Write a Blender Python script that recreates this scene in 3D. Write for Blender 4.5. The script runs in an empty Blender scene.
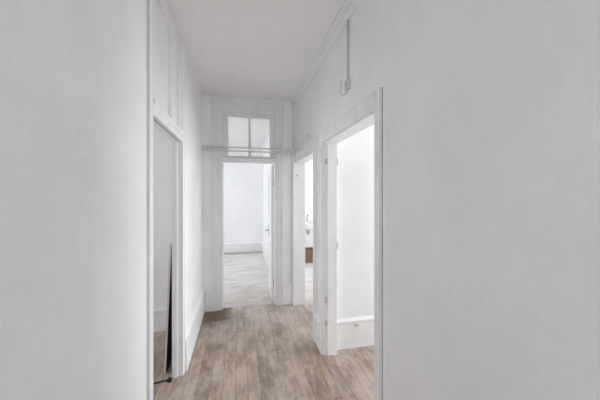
import bpy, bmesh, math, random
from mathutils import Vector, Matrix
random.seed(4)
S = bpy.context.scene
COL = S.collection
H = 2.90            # ceiling height
FY = 7.50

# ------------------------------------------------------------------ materials
def new_mat(name):
    m = bpy.data.materials.new(name); m.use_nodes = True
    nt = m.node_tree; nt.nodes.clear()
    out = nt.nodes.new('ShaderNodeOutputMaterial'); b = nt.nodes.new('ShaderNodeBsdfPrincipled')
    nt.links.new(b.outputs[0], out.inputs[0])
    return m, nt, b
class G:
    """tiny node-graph helper"""
    def __init__(s, nt): s.nt = nt
    def n(s, t, **kw):
        x = s.nt.nodes.new(t)
        for k, v in kw.items(): setattr(x, k, v)
        return x
    def put(s, inp, v):
        if isinstance(v, bpy.types.NodeSocket): s.nt.links.new(v, inp)
        else: inp.default_value = v
    def math(s, op, a, b=0.0, c=0.0, clamp=False):
        x = s.n('ShaderNodeMath', operation=op, use_clamp=clamp)
        s.put(x.inputs[0], a); s.put(x.inputs[1], b); s.put(x.inputs[2], c)
        return x.outputs[0]
    def noise(s, vec, scale, detail=3, rough=.5):
        x = s.n('ShaderNodeTexNoise'); s.put(x.inputs['Vector'], vec)
        x.inputs['Scale'].default_value = scale; x.inputs['Detail'].default_value = detail
        x.inputs['Roughness'].default_value = rough
        return x.outputs['Fac']
    def rng(s, v, a, b, c, d):
        x = s.n('ShaderNodeMapRange'); x.interpolation_type = 'SMOOTHSTEP'
        for i, q in enumerate((v, a, b, c, d)): s.put(x.inputs[i], q)
        return x.outputs[0]
    def mix(s, f, a, b, blend='MIX'):
        x = s.n('ShaderNodeMix', data_type='RGBA', blend_type=blend)
        s.put(x.inputs[0], f); s.put(x.inputs[6], a); s.put(x.inputs[7], b)
        return x.outputs[2]
    def scale(s, vec, sc):
        x = s.n('ShaderNodeMapping'); s.put(x.inputs[0], vec); x.inputs['Scale'].default_value = sc
        return x.outputs[0]
    def pos(s): return s.n('ShaderNodeNewGeometry').outputs['Position']
    def bump(s, b, h, strength, dist):
        x = s.n('ShaderNodeBump'); x.inputs['Strength'].default_value = strength
        x.inputs['Distance'].default_value = dist; s.put(x.inputs['Height'], h)
        s.nt.links.new(x.outputs[0], b.inputs['Normal'])
def C4(c): return (c[0], c[1], c[2], 1)

def wall_mat(name, c, c2, weave=1.0):
    m, nt, b = new_mat(name); g = G(nt); p = g.pos()
    big = g.rng(g.noise(p, 2.2, 4, .6), .3, .7, 0, 1)
    sm = g.noise(p, 24, 4, .6)
    str_ = g.noise(g.scale(p, (1, 1, .07)), 90, 2, .5)          # hung paper with a fine upright weave
    sth = g.noise(g.scale(p, (.07, .07, 1)), 90, 2, .5)
    f = g.math('ADD', g.math('MULTIPLY', big, .45), g.math('MULTIPLY', g.math('ADD', g.math('ADD', str_, sth), sm), .30))
    b.inputs['Roughness'].default_value = .72
    g.put(b.inputs['Base Color'], g.mix(g.rng(f, .3, 1.0, 0, 1), C4(c), C4(c2)))
    hgt = g.math('ADD', g.math('ADD', str_, sth), g.math('MULTIPLY', sm, 1.2))
    g.bump(b, hgt, .17 * weave, .004)
    return m
def paint_mat(name, c, rough=.42, dirt=.07):
    m, nt, b = new_mat(name); g = G(nt); p = g.pos()
    n1 = g.noise(g.scale(p, (1, 1, .3)), 9, 5, .65)
    f = g.rng(n1, .42, .75, 0, 1)
    d = (c[0] * (1 - dirt), c[1] * (1 - dirt * 1.05), c[2] * (1 - dirt * 1.15))
    chips = g.rng(g.noise(p, 55, 3, .6), .70, .76, 0, .45)
    z = g.n('ShaderNodeSeparateXYZ'); nt.links.new(p, z.inputs[0])
    low = g.rng(z.outputs[2], 0.0, .9, 1, 0)                      # more knocks near the floor
    col = g.mix(f, C4(c), C4(d))
    col = g.mix(g.math('MULTIPLY', chips, low), col, (.36, .30, .25, 1))
    g.put(b.inputs['Base Color'], col); b.inputs['Roughness'].default_value = rough
    g.bump(b, n1, .15, .003)
    return m
def plain(name, c, rough=.5, metal=0.0):
    m, nt, b = new_mat(name); g = G(nt); p = g.pos()
    n1 = g.noise(p, 40, 3)
    g.put(b.inputs['Base Color'], g.mix(n1, C4(c), C4([x * .8 for x in c])))
    b.inputs['Roughness'].default_value = rough; b.inputs['Metallic'].default_value = metal
    return m

def floor_mat(name, axis, sheen_dust):
    m, nt, b = new_mat(name); g = G(nt); p = g.pos()
    s = g.n('ShaderNodeSeparateXYZ'); nt.links.new(p, s.inputs[0])
    X, Y = (s.outputs[0], s.outputs[1]) if axis == 'Y' else (s.outputs[1], s.outputs[0])
    W = .100
    xs = g.math('DIVIDE', g.math('ADD', X, 10.03), W)
    col = g.math('FLOOR', xs); fx = g.math('FRACT', xs)
    wn = g.n('ShaderNodeTexWhiteNoise', noise_dimensions='1D'); nt.links.new(col, wn.inputs['W'])
    ys = g.math('DIVIDE', g.math('ADD', g.math('ADD', Y, 20.0), g.math('MULTIPLY', wn.outputs[0], 3.1)), 1.15)
    row = g.math('FLOOR', ys); fy = g.math('FRACT', ys)
    cb = g.n('ShaderNodeCombineXYZ'); nt.links.new(col, cb.inputs[0]); nt.links.new(row, cb.inputs[1])
    w2 = g.n('ShaderNodeTexWhiteNoise', noise_dimensions='2D'); nt.links.new(cb.outputs[0], w2.inputs['Vector'])
    rnd = w2.outputs[0]
    ex = g.math('MINIMUM', fx, g.math('SUBTRACT', 1.0, fx))
    ey = g.math('MULTIPLY', g.math('MINIMUM', fy, g.math('SUBTRACT', 1.0, fy)), 1.15 / W)
    e = g.math('MINIMUM', ex, ey)
    seam = g.rng(e, .008, .035, 1, 0)
    # grain, shifted per board
    off = g.n('ShaderNodeCombineXYZ'); nt.links.new(g.math('MULTIPLY', rnd, 37), off.inputs[0]); nt.links.new(g.math('MULTIPLY', rnd, 91), off.inputs[1])
    va = g.n('ShaderNodeVectorMath', operation='ADD'); nt.links.new(p, va.inputs[0]); nt.links.new(off.outputs[0], va.inputs[1])
    gs = (1, .09, 1) if axis == 'Y' else (.09, 1, 1)
    grain = g.noise(g.scale(va.outputs[0], gs), 55, 6, .7)
    figure = g.noise(g.scale(va.outputs[0], (1, .22, 1) if axis == 'Y' else (.22, 1, 1)), 17, 5, .7)
    ws = (1, .45, 1) if axis == 'Y' else (.45, 1, 1)
    worn = g.noise(g.scale(p, ws), 3.6, 7, .72)
    fine = g.noise(p, 26, 6, .75)
    cr = g.n('ShaderNodeValToRGB'); els = cr.color_ramp.elements
    els[0].position = 0; els[0].color = (.25, .175, .135, 1)
    els[1].position = 1; els[1].color = (.44, .32, .225, 1)
    for ps, c in ((.25, (.36, .265, .205, 1)), (.5, (.28, .21, .175, 1)), (.75, (.42, .29, .195, 1))):
        q = els.new(ps); q.color = c
    nt.links.new(rnd, cr.inputs[0])
    c = cr.outputs[0]
    c = g.mix(g.rng(figure, .40, .68, 0, .55), c, (.155, .11, .092, 1))
    c = g.mix(g.rng(grain, .42, .66, 0, .55), c, (.14, .10, .085, 1))
    pale = g.rng(worn, .40, .64, .06, .78)
    c = g.mix(pale, c, (.54, .445, .38, 1))
    c = g.mix(g.rng(figure, .52, .30, 0, .60), c, (.56, .46, .38, 1))     # scuffs rubbed pale along the boards
    c = g.mix(g.rng(fine, .54, .70, 0, .55), c, (.17, .13, .115, 1))
    blot = g.noise(g.scale(p, (1.0, .55, 1)), 6.5, 5, .65)
    c = g.mix(g.rng(blot, .58, .68, 0, .55), c, (.22, .165, .16, 1))
    c = g.mix(g.rng(blot, .40, .30, 0, .45), c, (.50, .40, .29, 1))
    # far room: window sheen painted white into the boards, together with dusting
    if sheen_dust:
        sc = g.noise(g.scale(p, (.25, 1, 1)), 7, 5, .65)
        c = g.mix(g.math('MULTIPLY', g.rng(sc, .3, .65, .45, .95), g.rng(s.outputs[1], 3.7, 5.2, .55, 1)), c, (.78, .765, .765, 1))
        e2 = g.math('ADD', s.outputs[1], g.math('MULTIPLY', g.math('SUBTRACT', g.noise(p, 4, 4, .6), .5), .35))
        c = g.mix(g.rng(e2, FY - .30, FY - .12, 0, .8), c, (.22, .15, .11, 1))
    else:
        end_pale = g.math('MULTIPLY', g.rng(s.outputs[1], 2.6, 4.0, 0, .55), g.rng(worn, .35, .6, .35, 1))  # boards paler towards the end doorway
        c = g.mix(end_pale, c, (.58, .54, .52, 1))
        # bare brown wood patch at the foot of the end wall
        mx = g.math('DIVIDE', g.math('SUBTRACT', s.outputs[0], -.32), .25)
        my = g.math('DIVIDE', g.math('SUBTRACT', s.outputs[1], 3.70), .42)
        d = g.math('ADD', g.math('MULTIPLY', mx, mx), g.math('MULTIPLY', my, my))
        d = g.math('ADD', g.math('SQRT', d), g.math('MULTIPLY', g.math('SUBTRACT', g.noise(p, 11, 5, .7), .5), 1.5))
        c = g.mix(g.rng(d, .55, 1.10, .95, 0), c, g.mix(g.rng(fine, .42, .58, 0, 1), (.11, .062, .033, 1), (.165, .10, .055, 1)))
    c = g.mix(g.math('MULTIPLY', seam, g.rng(fine, .35, .65, .25, .75)), c, (.08, .06, .052, 1))
    g.put(b.inputs['Base Color'], c)
    g.put(b.inputs['Roughness'], g.rng(worn, .3, .7, .42 if not sheen_dust else .30, .62 if not sheen_dust else .45))
    hh = g.math('SUBTRACT', g.math('MULTIPLY', grain, .3), g.math('MULTIPLY', seam, 1.0))
    g.bump(b, hh, .35, .003)
    return m

M = {
 'wall': wall_mat('wall_paper_paint', (.83, .83, .836), (.89, .89, .895)),
 'wall2': wall_mat('room_wall_paint', (.83, .83, .84), (.88, .88, .885), .5),
 'ceil': wall_mat('ceiling_paint', (.84, .835, .84), (.89, .885, .89), .5),
 'trim': paint_mat('trim_paint', (.84, .84, .85)),
 'trimg': paint_mat('old_trim_paint', (.75, .745, .75), .5, .10),
 'door': paint_mat('door_paint', (.83, .83, .84), .4),
 'floor': floor_mat('floorboards', 'Y', False),
 'floor2': floor_mat('sheen_dust_floorboards', 'X', True),
 'pipe': paint_mat('pipe_paint', (.68, .67, .67), .4),
 'steel': plain('dull_steel', (.38, .37, .36), .45, .6),
 'plastic': plain('grey_plastic', (.62, .61, .60), .5),
 'white': plain('white_plastic', (.80, .80, .80), .35),
 'black': plain('black_shade_scrap', (.012, .012, .013), .8),  # painted shade behind the leaning board, and the dark scrap
 'wood': plain('brown_wood', (.20, .12, .085), .6),
 'pale': plain('pale_wood', (.70, .66, .62), .6),
 'ceramic': plain('white_ceramic', (.85, .85, .86), .15),
}
gm, nt, b = new_mat('glass'); nt.nodes.clear()
o_ = nt.nodes.new('ShaderNodeOutputMaterial'); mx_ = nt.nodes.new('ShaderNodeMixShader')
tr_ = nt.nodes.new('ShaderNodeBsdfTransparent'); gl_ = nt.nodes.new('ShaderNodeBsdfGlossy'); fr_ = nt.nodes.new('ShaderNodeFresnel')
tr_.inputs[0].default_value = (.93, .93, .93, 1); gl_.inputs['Roughness'].default_value = .03
nt.links.new(fr_.outputs[0], mx_.inputs[0]); nt.links.new(tr_.outputs[0], mx_.inputs[1]); nt.links.new(gl_.outputs[0], mx_.inputs[2])
nt.links.new(mx_.outputs[0], o_.inputs[0]); M['glass'] = gm

# ------------------------------------------------------------------ geometry helpers
def box(bm, x0, x1, y0, y1, z0, z1):
    v = [bm.verts.new((x, y, z)) for z in (z0, z1) for y in (y0, y1) for x in (x0, x1)]
    for f in ((0, 2, 3, 1), (4, 5, 7, 6), (0, 1, 5, 4), (2, 6, 7, 3), (0, 4, 6, 2), (1, 3, 7, 5)):
        bm.faces.new([v[i] for i in f])
def boxes(*bs):
    bm = bmesh.new()
    for b_ in bs: box(bm, *b_)
    return bm
def obj(name, bm, m, parent=None, bevel=0.0, smooth=False, label=None):
    me = bpy.data.meshes.new(name); bmesh.ops.recalc_face_normals(bm, faces=bm.faces); bm.to_mesh(me); bm.free()
    me.materials.append(M[m])
    if smooth:
        for f in me.polygons: f.use_smooth = True
    o = bpy.data.objects.new(name, me); COL.objects.link(o)
    if bevel:
        md = o.modifiers.new('bevel', 'BEVEL'); md.width = bevel; md.segments = 2; md.limit_method = 'ANGLE'
    if parent:
        o.parent = parent; o.location = -parent.location if parent.rotation_euler.z == 0 else (0, 0, 0)
    if label: o['label'] = label
    return o
def struct(name, bm, m, parent=None, bevel=0.0):
    o = obj(name, bm, m, parent, bevel)
    if not parent: o['kind'] = 'structure'
    return o
def empty(name, loc=(0, 0, 0)):
    o = bpy.data.objects.new(name, None); COL.objects.link(o); o.location = loc; o.empty_display_size = .1
    return o
def tag(o, label, cat, group=None):
    o['label'] = label; o['category'] = cat; o['kind'] = 'thing'
    if group: o['group'] = group
    return o
def tube(bm, pts, r, seg=12):
    pts = [Vector(p) for p in pts]; rings = []
    for i, p in enumerate(pts):
        a = pts[max(i - 1, 0)]; c = pts[min(i + 1, len(pts) - 1)]
        t = (c - a).normalized(); up = Vector((0, 0, 1)) if abs(t.z) < .95 else Vector((1, 0, 0))
        u = t.cross(up).normalized(); w = u.cross(t)
        rings.append([bm.verts.new(p + r * (math.cos(k * 2 * math.pi / seg) * u + math.sin(k * 2 * math.pi / seg) * w)) for k in range(seg)])
    for a, b_ in zip(rings, rings[1:]):
        for k in range(seg): bm.faces.new((a[k], a[(k + 1) % seg], b_[(k + 1) % seg], b_[k]))
    bm.faces.new(rings[0][::-1]); bm.faces.new(rings[-1])
def cyl(bm, c, axis, r, h, seg=16):
    c = Vector(c); a = Vector(axis).normalized(); tube(bm, [c - a * h / 2, c + a * h / 2], r, seg)
def prism(prof, axis, a0, a1):
    """extrude a closed 2-D profile. axis 'Y': (x,z) along y ; 'X': (y,z) along x ; 'Z': (x,y) up z"""
    bm = bmesh.new(); ends = []
    for a in (a0, a1):
        ends.append([bm.verts.new({'Y': (p[0], a, p[1]), 'X': (a, p[0], p[1]), 'Z': (p[0], p[1], a)}[axis]) for p in prof])
    n = len(prof)
    for k in range(n): bm.faces.new((ends[0][k], ends[0][(k + 1) % n], ends[1][(k + 1) % n], ends[1][k]))
    bm.faces.new(ends[0]); bm.faces.new(ends[1][::-1])
    return bm
def join(*bms):
    out = bmesh.new()
    for b_ in bms:
        me = bpy.data.meshes.new('t'); b_.to_mesh(me); b_.free(); out.from_mesh(me); bpy.data.meshes.remove(me)
    return out

# ------------------------------------------------------------------ plan (metres; corridor runs along +Y)
XL, XR = -.478, .80            # corridor wall faces
TL, TR = .074, .12              # their thickness
YE, TE = 3.78, .11             # end wall
YB = -2.6                      # wall behind the camera
L0, L1 = 1.645, 2.47            # left doorway
N0, N1, NZ = 1.455, 2.49, 2.065 # near right doorway
F0, F1, FZ = 2.79, 3.715, 2.03  # far right doorway
E0, E1, EZ = -.223, .507, 2.01 # end doorway
RX = 3.3                       # outer wall of the right-hand rooms
LX = -3.2                      # outer wall of the left-hand rooms
FY = 7.50                      # far wall of the room beyond the end door
PY = 2.555                      # partition between the two right-hand rooms
LY = 3.36                      # back wall of the left-hand room

# floors and ceiling
struct('floor', boxes((LX - .2, RX + .2, YB - .2, YE + .055, -.12, 0)), 'floor')
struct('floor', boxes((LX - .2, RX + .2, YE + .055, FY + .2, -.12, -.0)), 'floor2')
struct('ceiling', boxes((LX - .2, RX + .2, YB - .2, FY + .2, H, H + .12)), 'ceil')

# corridor walls
struct('wall_left', boxes((XL - TL, XL, YB, L0 - .079, 0, H), (XL - TL, XL - .024, L0 - .079, L0, 0, H), (XL - TL, XL, L1, YE, 0, H)), 'wall')
struct('wall_right', boxes((XR, XR + TR, YB, N0 - .070, 0, H), (XR + .026, XR + TR, N0 - .070, N0, 0, 2.17), (XR, XR + TR, N0 - .070, N0, 2.17, H), (XR, XR + TR, N1, F0, 0, H), (XR, XR + TR, F1, YE, 0, H),
                           (XR, XR + TR, N0, N1, NZ, H), (XR, XR + TR, F0, F1, FZ, H)), 'wall')
TZ = 2.685
struct('wall_end', boxes((XL - TL, E0, YE, YE + TE, 0, H), (E1, XR + TR, YE, YE + TE, 0, H), (E0, E1, YE, YE + TE, TZ, H)), 'wall')
# back wall behind the camera with an opening added to let in fill light
WB = (-.40, .72, .25, 2.70)
struct('wall_back', boxes((XL - TL, WB[0], YB - .15, YB, 0, H), (WB[1], XR + TR, YB - .15, YB, 0, H),
                          (WB[0], WB[1], YB - .15, YB, 0, WB[2]), (WB[0], WB[1], YB - .15, YB, WB[3], H)), 'wall')

# right-hand rooms
def holed_x(x0, x1, ya, yb, holes, z0=0, z1=H):
    """slab in x between x0,x1 running ya..yb with (y0,y1,z0,z1) holes"""
    bs = []; y = ya
    for (a, b_, c, d) in sorted(holes):
        bs.append((x0, x1, y, a, z0, z1)); bs.append((x0, x1, a, b_, z0, c)); bs.append((x0, x1, a, b_, d, z1)); y = b_
    bs.append((x0, x1, y, yb, z0, z1))
    return boxes(*bs)
WR1 = (1.15, 2.44, .15, 2.45); WR3 = (-1.6, .3, .15, 2.45); WR2 = (3.1, 4.9, .55, 2.45)
struct('wall_right_outer', holed_x(RX, RX + .2, YB, FY, [WR1, WR2, WR3]), 'wall2')
struct('wall_right_partition', boxes((XR + TR, RX, PY, PY + .10, 0, H)), 'wall2')
struct('wall_right_room_back', boxes((XR + TR, RX, YB - .15, YB, 0, H)), 'wall2')
struct('wall_right_far', boxes((.75, RX, 6.42, 6.54, 0, H)), 'wall2')
# room beyond the end door
struct('wall_far_right', boxes((.65, .75, YE + TE, FY, 0, H)), 'wall2')
struct('wall_far', boxes((LX, RX, FY, FY + .15, 0, H)), 'wall2')
WL1 = (4.7, 6.6, .55, 2.5); WL2 = (1.0, 2.6, .3, 2.4)
struct('wall_left_outer', holed_x(LX - .2, LX, YB - .15, FY, [WL1, WL2]), 'wall2')
struct('wall_left_room_back', boxes((LX, XL - TL, LY, LY + .10, 0, H)), 'wall2')
struct('wall_left_far_side', boxes((LX, XL - TL, YE, YE + TE, 0, H)), 'wall2')
struct('wall_left_room_front', boxes((LX, XL - TL, YB - .15, YB, 0, H)), 'wall2')

# windows of the rooms (frames in the openings)
def window_x(n, x, w):
    y0, y1, z0, z1 = w; t = .05; ym = (y0 + y1) / 2
    e = empty('window_%d' % n, (x, ym, z0)); e['kind'] = 'structure'
    obj('window_frame', boxes((x - .03, x + .03, y0, y0 + t, z0, z1), (x - .03, x + .03, y1 - t, y1, z0, z1), (x - .03, x + .03, y0, y1, z0, z0 + t),
                              (x - .03, x + .03, y0, y1, z1 - t, z1), (x - .03, x + .03, ym - .035, ym + .035, z0, z1)), 'trim', e)
def window_y(n, y, w):
    x0, x1, z0, z1 = w; t = .05
    e = empty('window_%d' % n, ((x0 + x1) / 2, y, z0)); e['kind'] = 'structure'
    obj('window_frame', boxes((x0, x0 + t, y - .03, y + .03, z0, z1), (x1 - t, x1, y - .03, y + .03, z0, z1), (x0, x1, y - .03, y + .03, z0, z0 + t),
                              (x0, x1, y - .03, y + .03, z1 - t, z1)), 'trim', e)
window_x(1, RX + .1, WR1); window_x(2, RX + .1, WR2); window_x(3, LX - .1, WL1); window_x(4, LX - .1, WL2); window_x(6, RX + .1, WR3); window_y(5, YB - .08, WB)  # the back window is unseen, added to carry fill light

# ------------------------------------------------------------------ cornice and baseboards
cx = XR
struct('trim_right_cornice', prism([(cx, H), (cx - .092, H), (cx - .092, H - .008), (cx - .080, H - .006), (cx - .072, H - .018),
        (cx - .034, H - .020), (cx - .022, H - .030), (cx - .012, H - .044), (cx, H - .046)], 'Y', YB, YE), 'trim')
BH = .30
def base_prof(a, s, h=BH, t=.020):     # a = wall face, s = direction out of the wall
    return [(a, 0), (a + s * t, 0), (a + s * t, h - .045), (a + s * (t + .006), h - .038), (a + s * (t + .006), h - .022), (a + s * .010, h - .004), (a + s * .006, h), (a, h)]
struct('baseboard_left', join(prism([(XL, 0), (XL + .032, 0), (XL + .026, BH - .03), (XL + .014, BH - .012), (XL, BH)], 'Y', 2.527, YE), prism(base_prof(XL, 1, BH, .030), 'Y', YB, L0 - .080)), 'trim')
struct('baseboard_right', join(prism(base_prof(XR, -1), 'Y', N1 + .055, F0 - .062), prism(base_prof(XR, -1), 'Y', YB, N0 - .075)), 'trim')
struct('baseboard_end', join(prism(base_prof(YE, -1), 'X', XL + .036, E0 - .142), prism(base_prof(YE, -1), 'X', E1 + .102, .745)), 'trim')
struct('baseboard_right_partition', prism(base_prof(PY, -1), 'X', XR + TR, RX), 'trim')
struct('baseboard_far', prism(base_prof(FY, -1, .26, .03), 'X', LX, .62), 'trim')
struct('baseboard_far_right', prism(base_prof(.65, -1, .26, .03), 'Y', YE + TE + .12, FY), 'trim')
struct('baseboard_left_room', prism(base_prof(LY, -1, .26), 'X', LX, XL - TL), 'trim')
struct('baseboard_right_far', prism(base_prof(6.42, -1, .2), 'X', .75, RX), 'trim')

# ------------------------------------------------------------------ door surrounds
# door_1 : left doorway with a boarded panel over it
d1 = empty('door_1', (XL, (L0 + L1) / 2, 0)); d1['kind'] = 'structure'
ft = .013                                                     # casing stands proud of the wall
obj('casing', join(prism([(XL - .024, L0 - .048), (XL, L0 - .054), (XL + ft, L0 - .066), (XL + ft + .004, L0 - .056), (XL + ft + .004, L0 - .040), (XL + ft - .003, L0 - .034),
                          (XL + ft - .003, L0 + .002), (XL - .024, L0 + .002)], 'Z', 0, H),
                   prism([(XL - .02, L1 + .055), (XL + ft, L1 + .055), (XL + ft + .004, L1 + .047), (XL + ft + .004, L1 + .034), (XL + ft - .004, L1 + .028),
                          (XL + ft - .004, L1 - .002), (XL - .02, L1 - .002)], 'Z', 0, H)), 'trim', d1)
obj('jamb', boxes((XL - TL - .005, XL - .021, L1 - .004, L1 + .02, 0, 2.02), (XL - TL - .005, XL - .021, L0 - .02, L0 + .004, 0, 2.02),
                  (XL - .062, XL - .034, L1 - .020, L1 - .004, 0, 2.02), (XL - TL - .008, XL - .021, L0, L1, 2.013, 2.09)), 'trim', d1, .002)
obj('lintel', join(prism([(XL - .03, 2.013), (XL + .004, 2.013), (XL + .006, 2.05), (XL + .018, 2.062), (XL + .022, 2.085), (XL + .010, 2.098), (XL - .03, 2.10)], 'Y', L0, L1 + .03),), 'trim', d1)
obj('transom_frame', boxes((XL - .05, XL - .010, L0, L0 + .05, 2.10, H), (XL - .05, XL - .010, L1 - .31, L1 - .15, 2.10, H),
                           (XL - .05, XL - .022, L1 - .15, L1 - .075, 2.10, H), (XL - .05, XL - .004, L1 - .075, L1, 2.10, H),
                           (XL - .05, XL - .0105, L0 + .05, L1 - .31, 2.10, 2.125), (XL - .05, XL - .0105, L0 + .05, L1 - .31, 2.80, H)), 'trim', d1, .003)
obj('transom_panel', boxes((XL - .048, XL - .038, L0 + .05, L1 - .31, 2.125, 2.80)), 'trim', d1)

# door_2 : end doorway with two-light fanlight
d2 = empty('door_2', ((E0 + E1) / 2, YE, 0)); d2['kind'] = 'structure'
CY = YE - .024
obj('casing', join(
    prism([(E0 - .141, YE), (E0 - .141, CY - .006), (E0 - .118, CY - .006), (E0 - .112, CY + .003), (E0 - .050, CY + .003), (E0 - .044, CY + .010), (E0, CY + .012), (E0, YE)], 'Z', 0, 2.80),
    prism([(E1 + .100, YE), (E1 + .100, CY - .004), (E1 + .080, CY - .006), (E1 + .074, CY + .004), (E1 + .034, CY + .004), (E1 + .028, CY + .011), (E1, CY + .012), (E1, YE)], 'Z', 0, 2.80),
    prism([(YE, 2.80), (CY - .006, 2.80), (CY - .006, 2.775), (CY + .003, 2.768), (CY + .003, 2.72), (CY + .010, 2.71), (CY + .012, TZ), (YE, TZ)], 'X', E0 - .0, E1 + .0)), 'trimg', d2)
obj('cap_moulding', prism([(YE, 2.84), (CY - .026, 2.84), (CY - .026, 2.832), (CY - .010, 2.815), (CY - .008, 2.80), (YE, 2.80)], 'X', E0 - .155, E1 + .115), 'trimg', d2)
obj('jamb', boxes((E0 - .001, E0 + .012, YE - .004, YE + TE + .005, 0, EZ), (E1 - .012, E1 + .001, YE - .004, YE + TE + .005, 0, EZ)), 'trim', d2, .002)
obj('transom_bar', prism([(YE + TE, EZ), (YE - .004, EZ), (YE - .004, EZ + .028), (CY - .004, EZ + .034), (CY - .010, EZ + .050), (CY + .002, EZ + .062), (YE + .01, EZ + .070), (YE + .01, EZ + .087), (YE + TE, EZ + .087)], 'X', E0, E1), 'trimg', d2)
y0, y1 = YE + .012, YE + .048
obj('transom_frame', boxes((E0, -.145, y0, y1, 2.097, TZ), (.4235, E1, y0, y1, 2.097, TZ), (-.145, .4235, y0, y1, 2.634, TZ), (.1275, .1617, y0, y1, 2.097, 2.634)), 'trimg', d2, .004)
obj('glass_pane', boxes((-.150, .130, YE + .028, YE + .032, 2.092, 2.638)), 'glass', d2, label='left clear glass pane')
obj('glass_pane', boxes((.159, .428, YE + .028, YE + .032, 2.092, 2.638)), 'glass', d2, label='right clear glass pane')

# door_3 : far right doorway
d3 = empty('door_3', (XR, (F0 + F1) / 2, 0)); d3['kind'] = 'structure'
PX = XR - .028
obj('casing', join(
    prism([(XR, F0 - .062), (PX, F0 - .062), (PX - .004, F0 - .052), (PX - .004, F0 - .034), (PX + .006, F0 - .028), (PX + .008, F0), (XR, F0)], 'Z', 0, 2.15),
    prism([(XR, F1 + .056), (XR - .055, F1 + .050), (XR - .060, F1 + .040), (XR - .060, F1 + .010), (XR - .055, F1), (XR, F1)], 'Z', 0, 2.15),
    prism([(XR, 2.15), (PX, 2.15), (PX - .004, 2.14), (PX - .004, 2.118), (PX + .006, 2.11), (PX + .008, FZ), (XR, FZ)], 'Y', F0, F1)), 'trim', d3)
obj('jamb', boxes((XR - .055, XR + TR + .000, F1 - .012, F1 + .001, 0, FZ), (XR - .01, XR + TR + .006, F0 - .001, F0 + .012, 0, FZ),
                  (XR - .01, XR + TR + .006, F0, F1, FZ - .012, FZ + .001)), 'trim', d3, .002)
bm = bmesh.new(); cyl(bm, (XR - .002, F1 - .020, 1.83), (0, 1, 0), .009, .016); tube(bm, [(XR - .002, F1 - .028, 1.83), (XR - .002, F1 - .038, 1.836), (XR + .008, F1 - .040, 1.845)], .003, 8)
obj('hook', bm, 'steel', d3)

# door_4 : near right doorway
d4 = empty('door_4', (XR, (N0 + N1) / 2, 0)); d4['kind'] = 'structure'
QX = XR - .020
obj('casing', join(
    prism([(XR + .026, N0 - .044), (QX, N0 - .060), (QX - .003, N0 - .052), (QX - .003, N0 - .032), (QX + .004, N0 - .026), (QX + .005, N0 + .002), (XR + .026, N0 + .002)], 'Z', 0, 2.17),
    prism([(XR, N1 + .050), (QX, N1 + .050), (QX - .003, N1 + .042), (QX - .003, N1 + .028), (QX + .004, N1 + .022), (QX + .005, N1), (XR, N1)], 'Z', 0, 2.17),
    prism([(XR, 2.17), (QX, 2.17), (QX - .003, 2.16), (QX - .003, 2.135), (QX + .005, 2.127), (QX + .006, NZ), (XR, NZ)], 'Y', N0, N1)), 'trim', d4)
obj('jamb', boxes((XR + .002, XR + TR + .012, N1 - .012, N1 + .003, 0, NZ), (XR + .002, XR + TR + .012, N0 - .003, N0 + .012, 0, NZ),
                  (XR + .035, XR + TR + .0125, N1 - .026, N1 - .012, 0, NZ - .012), (XR + .002, XR + TR + .012, N0, N1, NZ - .012, NZ + .002),
                  (XR + .035, XR + TR + .0125, N0 + .012, N0 + .026, 0, NZ - .012)), 'trim', d4, .002)
for z in (1.88, .54, .31):
    bm = bmesh.new(); cyl(bm, (XR + .030, N1 - .018, z), (0, 0, 1), .006, .045); box(bm, XR + .010, XR + .030, N1 - .0135, N1 - .0115, z - .03, z + .03)
    obj('hinge', bm, 'plastic', d4)
for z in (1.88, 1.06):
    bm = bmesh.new(); cyl(bm, (XR + TR + .016, N1 - .024, z), (0, 0, 1), .006, .06)
    obj('hinge', bm, 'plastic', d4)

# ------------------------------------------------------------------ things
# open door of the end doorway: hinged on the right jamb, folded back into the far room
dr = empty('panelled_door', (E1 - .012, YE + TE + .008, 0))
tag(dr, 'white panelled door standing open into the far room beyond the end doorway', 'door')
LW, LT, LH = .70, .036, EZ - .018
def loc(name, bm, m, bevel=0, parent=dr, label=None):
    o = obj(name, bm, m, None, bevel, label=label); o.parent = parent; return o
# local frame: door runs along +x from the hinge, thickness in y
leaf = bmesh.new(); st = .10
rails = ((.012, .22), (.78, .90), (LH - .14, LH))
box(leaf, 0, st, 0, LT, .012, LH); box(leaf, LW - st, LW, 0, LT, .012, LH)
for a, b_ in rails: box(leaf, st, LW - st, 0, LT, a, b_)
loc('door_leaf', leaf, 'door', .003)
for a, b_ in ((.22, .78), (.90, LH - .14)):
    pb = bmesh.new(); box(pb, st, LW - st, .010, LT - .010, a, b_); box(pb, st + .04, LW - st - .04, .005, LT - .005, a + .04, b_ - .04)
    loc('door_panel', pb, 'door', .003)
hb = bmesh.new()
for s_, yy in ((-1, 0), (1, LT)):
    box(hb, LW - .075, LW - .035, min(yy, yy + s_ * .004), max(yy, yy + s_ * .004), .88, 1.06)
    cyl(hb, (LW - .055, yy + s_ * .022, .965), (0, 1, 0), .008, .042)
    tube(hb, [(LW - .055, yy + s_ * .042, .965), (LW - .09, yy + s_ * .046, .965), (LW - .15, yy + s_ * .044, .962)], .008, 10)
loc('handle', hb, 'steel', label='dull metal lever handle')
for z in (.28, 1.72):
    h2 = bmesh.new(); cyl(h2, (-.004, .0, z), (0, 0, 1), .006, .09); loc('hinge', h2, 'steel')
dr.rotation_euler = (0, 0, math.radians(87.5))

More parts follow.
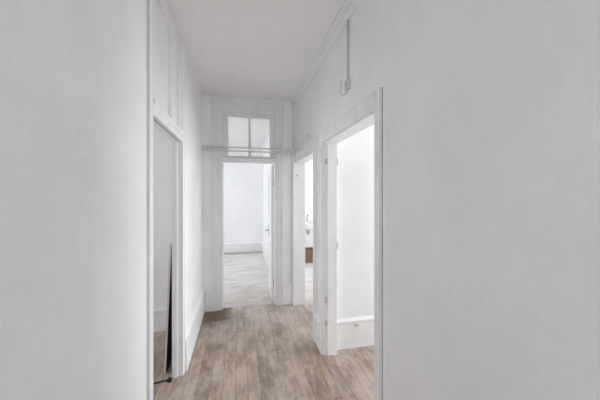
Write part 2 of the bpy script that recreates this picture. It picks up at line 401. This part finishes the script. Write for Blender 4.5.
# heating pipes across the end wall
def arc_path(pts):
    return pts
p1 = obj('heating_pipe', (lambda b_: (tube(b_, [(XL, YE - .062, 2.196), (.60, YE - .062, 2.196), (.69, YE - .062, 2.196), (.712, YE - .072, 2.196), (.722, YE - .10, 2.196), (.722, 3.3, 2.196), (.722, 2.78, 2.196)], .009), b_)[1])(bmesh.new()), 'pipe', smooth=True)
tag(p1, 'upper thin grey pipe crossing the end wall, turning to run above the far right doorway', 'pipe')
p2 = obj('heating_pipe', (lambda b_: (tube(b_, [(XL, YE - .062, 2.150), (.66, YE - .062, 2.150), (.70, YE - .066, 2.150), (.716, YE - .09, 2.150), (.722, YE - .12, 2.152), (.722, 3.50, 2.155), (.75, 3.46, 2.157), (XR, 3.45, 2.157)], .009), b_)[1])(bmesh.new()), 'pipe', smooth=True)
tag(p2, 'lower thin grey pipe crossing the glazed panel over the end doorway', 'pipe')
for pp, zz in ((p1, 2.196), (p2, 2.150)):
    for x in ((-.41, .655)):
        cb = bmesh.new(); box(cb, x - .008, x + .008, YE - .070, YE, zz - .005, zz + .005); cyl(cb, (x, YE - .062, zz), (1, 0, 0), .013, .014)
        c_ = obj('pipe_clip', cb, 'plastic', pp)
p3 = obj('riser_pipe', (lambda b_: (tube(b_, [(.752, YE - .030, 2.205), (.752, YE - .030, H)], .010), b_)[1])(bmesh.new()), 'pipe', smooth=True)
tag(p3, 'short upright painted pipe in the corner of end wall and right wall', 'pipe')

# electric conduit and junction box on the right wall
cd = obj('conduit', (lambda b_: (tube(b_, [(XR - .009, 1.870, 2.405), (XR - .009, 1.870, H - .03)], .009), b_)[1])(bmesh.new()), 'plastic', smooth=True)
tag(cd, 'thin grey electrical conduit dropping from the right cornice', 'conduit')
jb = empty('junction_box', (XR, 1.885, 2.36)); tag(jb, 'small grey junction box on the right wall below the conduit', 'junction box')
obj('box_body', boxes((XR - .024, XR, 1.838, 1.892, 2.335, 2.412)), 'plastic', jb, .005)
obj('cover', boxes((XR - .028, XR - .022, 1.842, 1.888, 2.339, 2.408)), 'plastic', jb, .003)
bm = bmesh.new(); cyl(bm, (XR - .029, 1.865, 2.373), (1, 0, 0), .008, .006); obj('screw', bm, 'steel', jb)
wp = [(XR - .005, 2.015, 2.470), (XR - .005, 2.033, 2.435), (XR - .005, 2.034, 2.395), (XR - .006, 2.018, 2.360), (XR - .007, 1.985, 2.338), (XR - .008, 1.94, 2.330), (XR - .009, 1.90, 2.334), (XR - .010, 1.878, 2.345)]
cbm = bmesh.new(); tube(cbm, wp, .0052, 8)
cable = obj('cable', cbm, 'white', smooth=True); tag(cable, 'loose white cable end curling beside the junction box', 'cable')

# cable outlet in the baseboard of the near right room
so = empty('cable_outlet', (1.17, PY - .020, .235)); tag(so, 'tiny round outlet plate on the tall baseboard of the near right room', 'outlet')
bm = bmesh.new(); cyl(bm, (1.17, PY - .0255, .235), (0, 1, 0), .016, .010); obj('plate', bm, 'white', so, .002)
bm = bmesh.new(); cyl(bm, (1.17, PY - .033, .235), (0, 1, 0), .007, .006); obj('hole', bm, 'steel', so)

# board leaning against the room side of the left wall
lb = empty('leaning_board', (-.620, 2.86, 0)); tag(lb, 'pale edged board leaning upright behind the left doorway, its back blackened to stand for the shade in the gap', 'board')
bh, by0, by1 = 1.13, 2.53, 3.20
def lean(x0, x1, z0, z1, a0, a1):
    b_ = bmesh.new(); box(b_, x0, x1, a0, a1, z0, z1)
    ang = math.radians(2.35)
    bmesh.ops.rotate(b_, cent=(0, 0, 0), matrix=Matrix.Rotation(ang, 3, 'Y'), verts=b_.verts)
    bmesh.ops.translate(b_, vec=(-.618, 0, 0.001), verts=b_.verts)
    return b_
obj('panel', lean(-.018, -.002, 0, bh, by0, by1), 'pale', lb)
obj('gap_shade', lean(-.002, 0, 0, bh, by0 + .001, by1), 'black', lb, label='black sheet standing for the shaded gap behind the board')  # black layer put in so the gap to the wall reads as shade
# scrap on the floor
bm = bmesh.new(); tube(bm, [(-.69, 2.41, .006), (-.63, 2.425, .006), (-.575, 2.432, .007)], .006, 6); box(bm, -.580, -.548, 2.405, 2.432, 0, .026)
tag(obj('wood_scrap', bm, 'black', bevel=.002), 'small dark splintered scrap lying on the floorboards in the left doorway', 'scrap')

# washbasin and crate in the far right room
wb = empty('washbasin', (1.63, 6.42, .9)); tag(wb, 'white washbasin on the far wall glimpsed through the far right doorway', 'washbasin')
bm = bmesh.new()
prof = [(1.00, .90), (1.00, .86), (.86, .78), (.5, .72)]
seg = 28; cxx, cyy, rx, ry = 1.63, 6.20, .25, .20
def ring(s, z): return [bm.verts.new((cxx + rx * s * math.cos(t * 2 * math.pi / seg), min(cyy + ry * s * 1.1 * math.sin(t * 2 * math.pi / seg), 6.419), z)) for t in range(seg)]
rr = [ring(s, z) for s, z in ((.45, .72), (.86, .78), (1.0, .87), (1.02, .90), (.93, .905), (.85, .88), (.5, .78), (.1, .77))]
for a, b_ in zip(rr, rr[1:]):
    for k in range(seg): bm.faces.new((a[k], a[(k + 1) % seg], b_[(k + 1) % seg], b_[k]))
bm.faces.new(rr[0][::-1]); bm.faces.new(rr[-1]); box(bm, 1.43, 1.83, 6.33, 6.425, .80, .93)
obj('basin', bm, 'ceramic', wb, smooth=False)
bm = bmesh.new(); tube(bm, [(1.63, 6.36, .92), (1.63, 6.36, 1.05), (1.63, 6.33, 1.08), (1.63, 6.26, 1.07)], .012); obj('tap', bm, 'steel', wb)
bm = bmesh.new(); tube(bm, [(1.63, 6.22, .73), (1.63, 6.22, .66), (1.63, 6.25, .63), (1.63, 6.30, .64), (1.63, 6.32, .70), (1.63, 6.42, .70)], .022); obj('waste_pipe', bm, 'steel', wb)
cr = empty('wooden_crate', (1.60, 6.10, 0)); tag(cr, 'brown wooden crate on the floor below the washbasin in the far right room', 'crate')
x0, x1, y0, y1 = 1.38, 1.86, 5.96, 6.30
def slats(fn): return boxes(*[fn(z) for z in (.02, .115, .21)])
obj('side_panel', slats(lambda z: (x0, x1, y0, y0 + .012, z, z + .08)), 'wood', cr)
obj('side_panel', slats(lambda z: (x0, x1, y1 - .012, y1, z, z + .08)), 'wood', cr)
obj('side_panel', slats(lambda z: (x0, x0 + .012, y0 + .012, y1 - .012, z, z + .08)), 'wood', cr)
obj('side_panel', slats(lambda z: (x1 - .012, x1, y0 + .012, y1 - .012, z, z + .08)), 'wood', cr)
obj('bottom', boxes((x0 + .012, x1 - .012, y0 + .012, y1 - .012, .0, .02)), 'wood', cr)
for px in (x0 + .012, x1 - .042):
    for py in (y0 + .012, y1 - .042): obj('corner_post', boxes((px, px + .03, py, py + .03, .02, .29)), 'wood', cr)

# ------------------------------------------------------------------ daylight through the windows, plus added fill from behind
def area(name, loc, rot, sx, sy, power, col=(1, 1, 1)):
    l = bpy.data.lights.new(name, 'AREA'); l.shape = 'RECTANGLE'; l.size = sx; l.size_y = sy; l.energy = power; l.color = col
    o = bpy.data.objects.new(name, l); COL.objects.link(o); o.location = loc; o.rotation_euler = rot
    return o
R = math.radians
def win_light_x(name, x, w, power, toward, col=(1, 1, 1)):
    area(name, (x, (w[0] + w[1]) / 2, (w[2] + w[3]) / 2), (0, R(90 if toward < 0 else -90), 0), w[3] - w[2] - .1, w[1] - w[0] - .1, power, col)
cool = (.93, .98, 1.0)
win_light_x('daylight_right_near', RX + .04, WR1, 43, -1, cool)
win_light_x('daylight_right_rear', RX + .04, WR3, 3, -1, cool)
win_light_x('daylight_right_far', RX + .04, WR2, 40, -1, cool)
win_light_x('daylight_far_room', LX - .04, WL1, 37, 1, cool)
win_light_x('daylight_left_room', LX - .04, WL2, 23, 1, cool)
area('added_fill_back', ((WB[0] + WB[1]) / 2, YB - .03, (WB[2] + WB[3]) / 2), (R(90), 0, 0), WB[1] - WB[0] - .1, WB[3] - WB[2] - .1, 17.5, cool)  # unseen fill light, added behind the camera to brighten the corridor

w = bpy.data.worlds.new('sky'); S.world = w; w.use_nodes = True
bg = w.node_tree.nodes['Background']
st_ = w.node_tree.nodes.new('ShaderNodeTexSky'); st_.sky_type = 'HOSEK_WILKIE'; st_.turbidity = 8
hs = w.node_tree.nodes.new('ShaderNodeHueSaturation'); hs.inputs['Saturation'].default_value = .25
w.node_tree.links.new(st_.outputs[0], hs.inputs['Color']); w.node_tree.links.new(hs.outputs[0], bg.inputs[0])
bg.inputs[1].default_value = .3

# ------------------------------------------------------------------ camera
cam = bpy.data.cameras.new('camera'); co = bpy.data.objects.new('camera', cam); COL.objects.link(co)
cam.sensor_width = 36; cam.lens = 268 / 600 * 36; cam.shift_y = -4.5 / 600; cam.clip_start = .02
co.location = (0, 0, 1.55); co.rotation_euler = (R(90), 0, -math.atan(.2276))
S.camera = co
S.view_settings.view_transform = 'Standard'; S.view_settings.look = 'None'
S.view_settings.gamma = 1; S.view_settings.use_curve_mapping = False
S.view_settings.exposure = 0.60
S.cycles.use_denoising = True
S.cycles.max_bounces = 16; S.cycles.diffuse_bounces = 12; S.cycles.transparent_max_bounces = 8
S.cycles.sample_clamp_indirect = 0
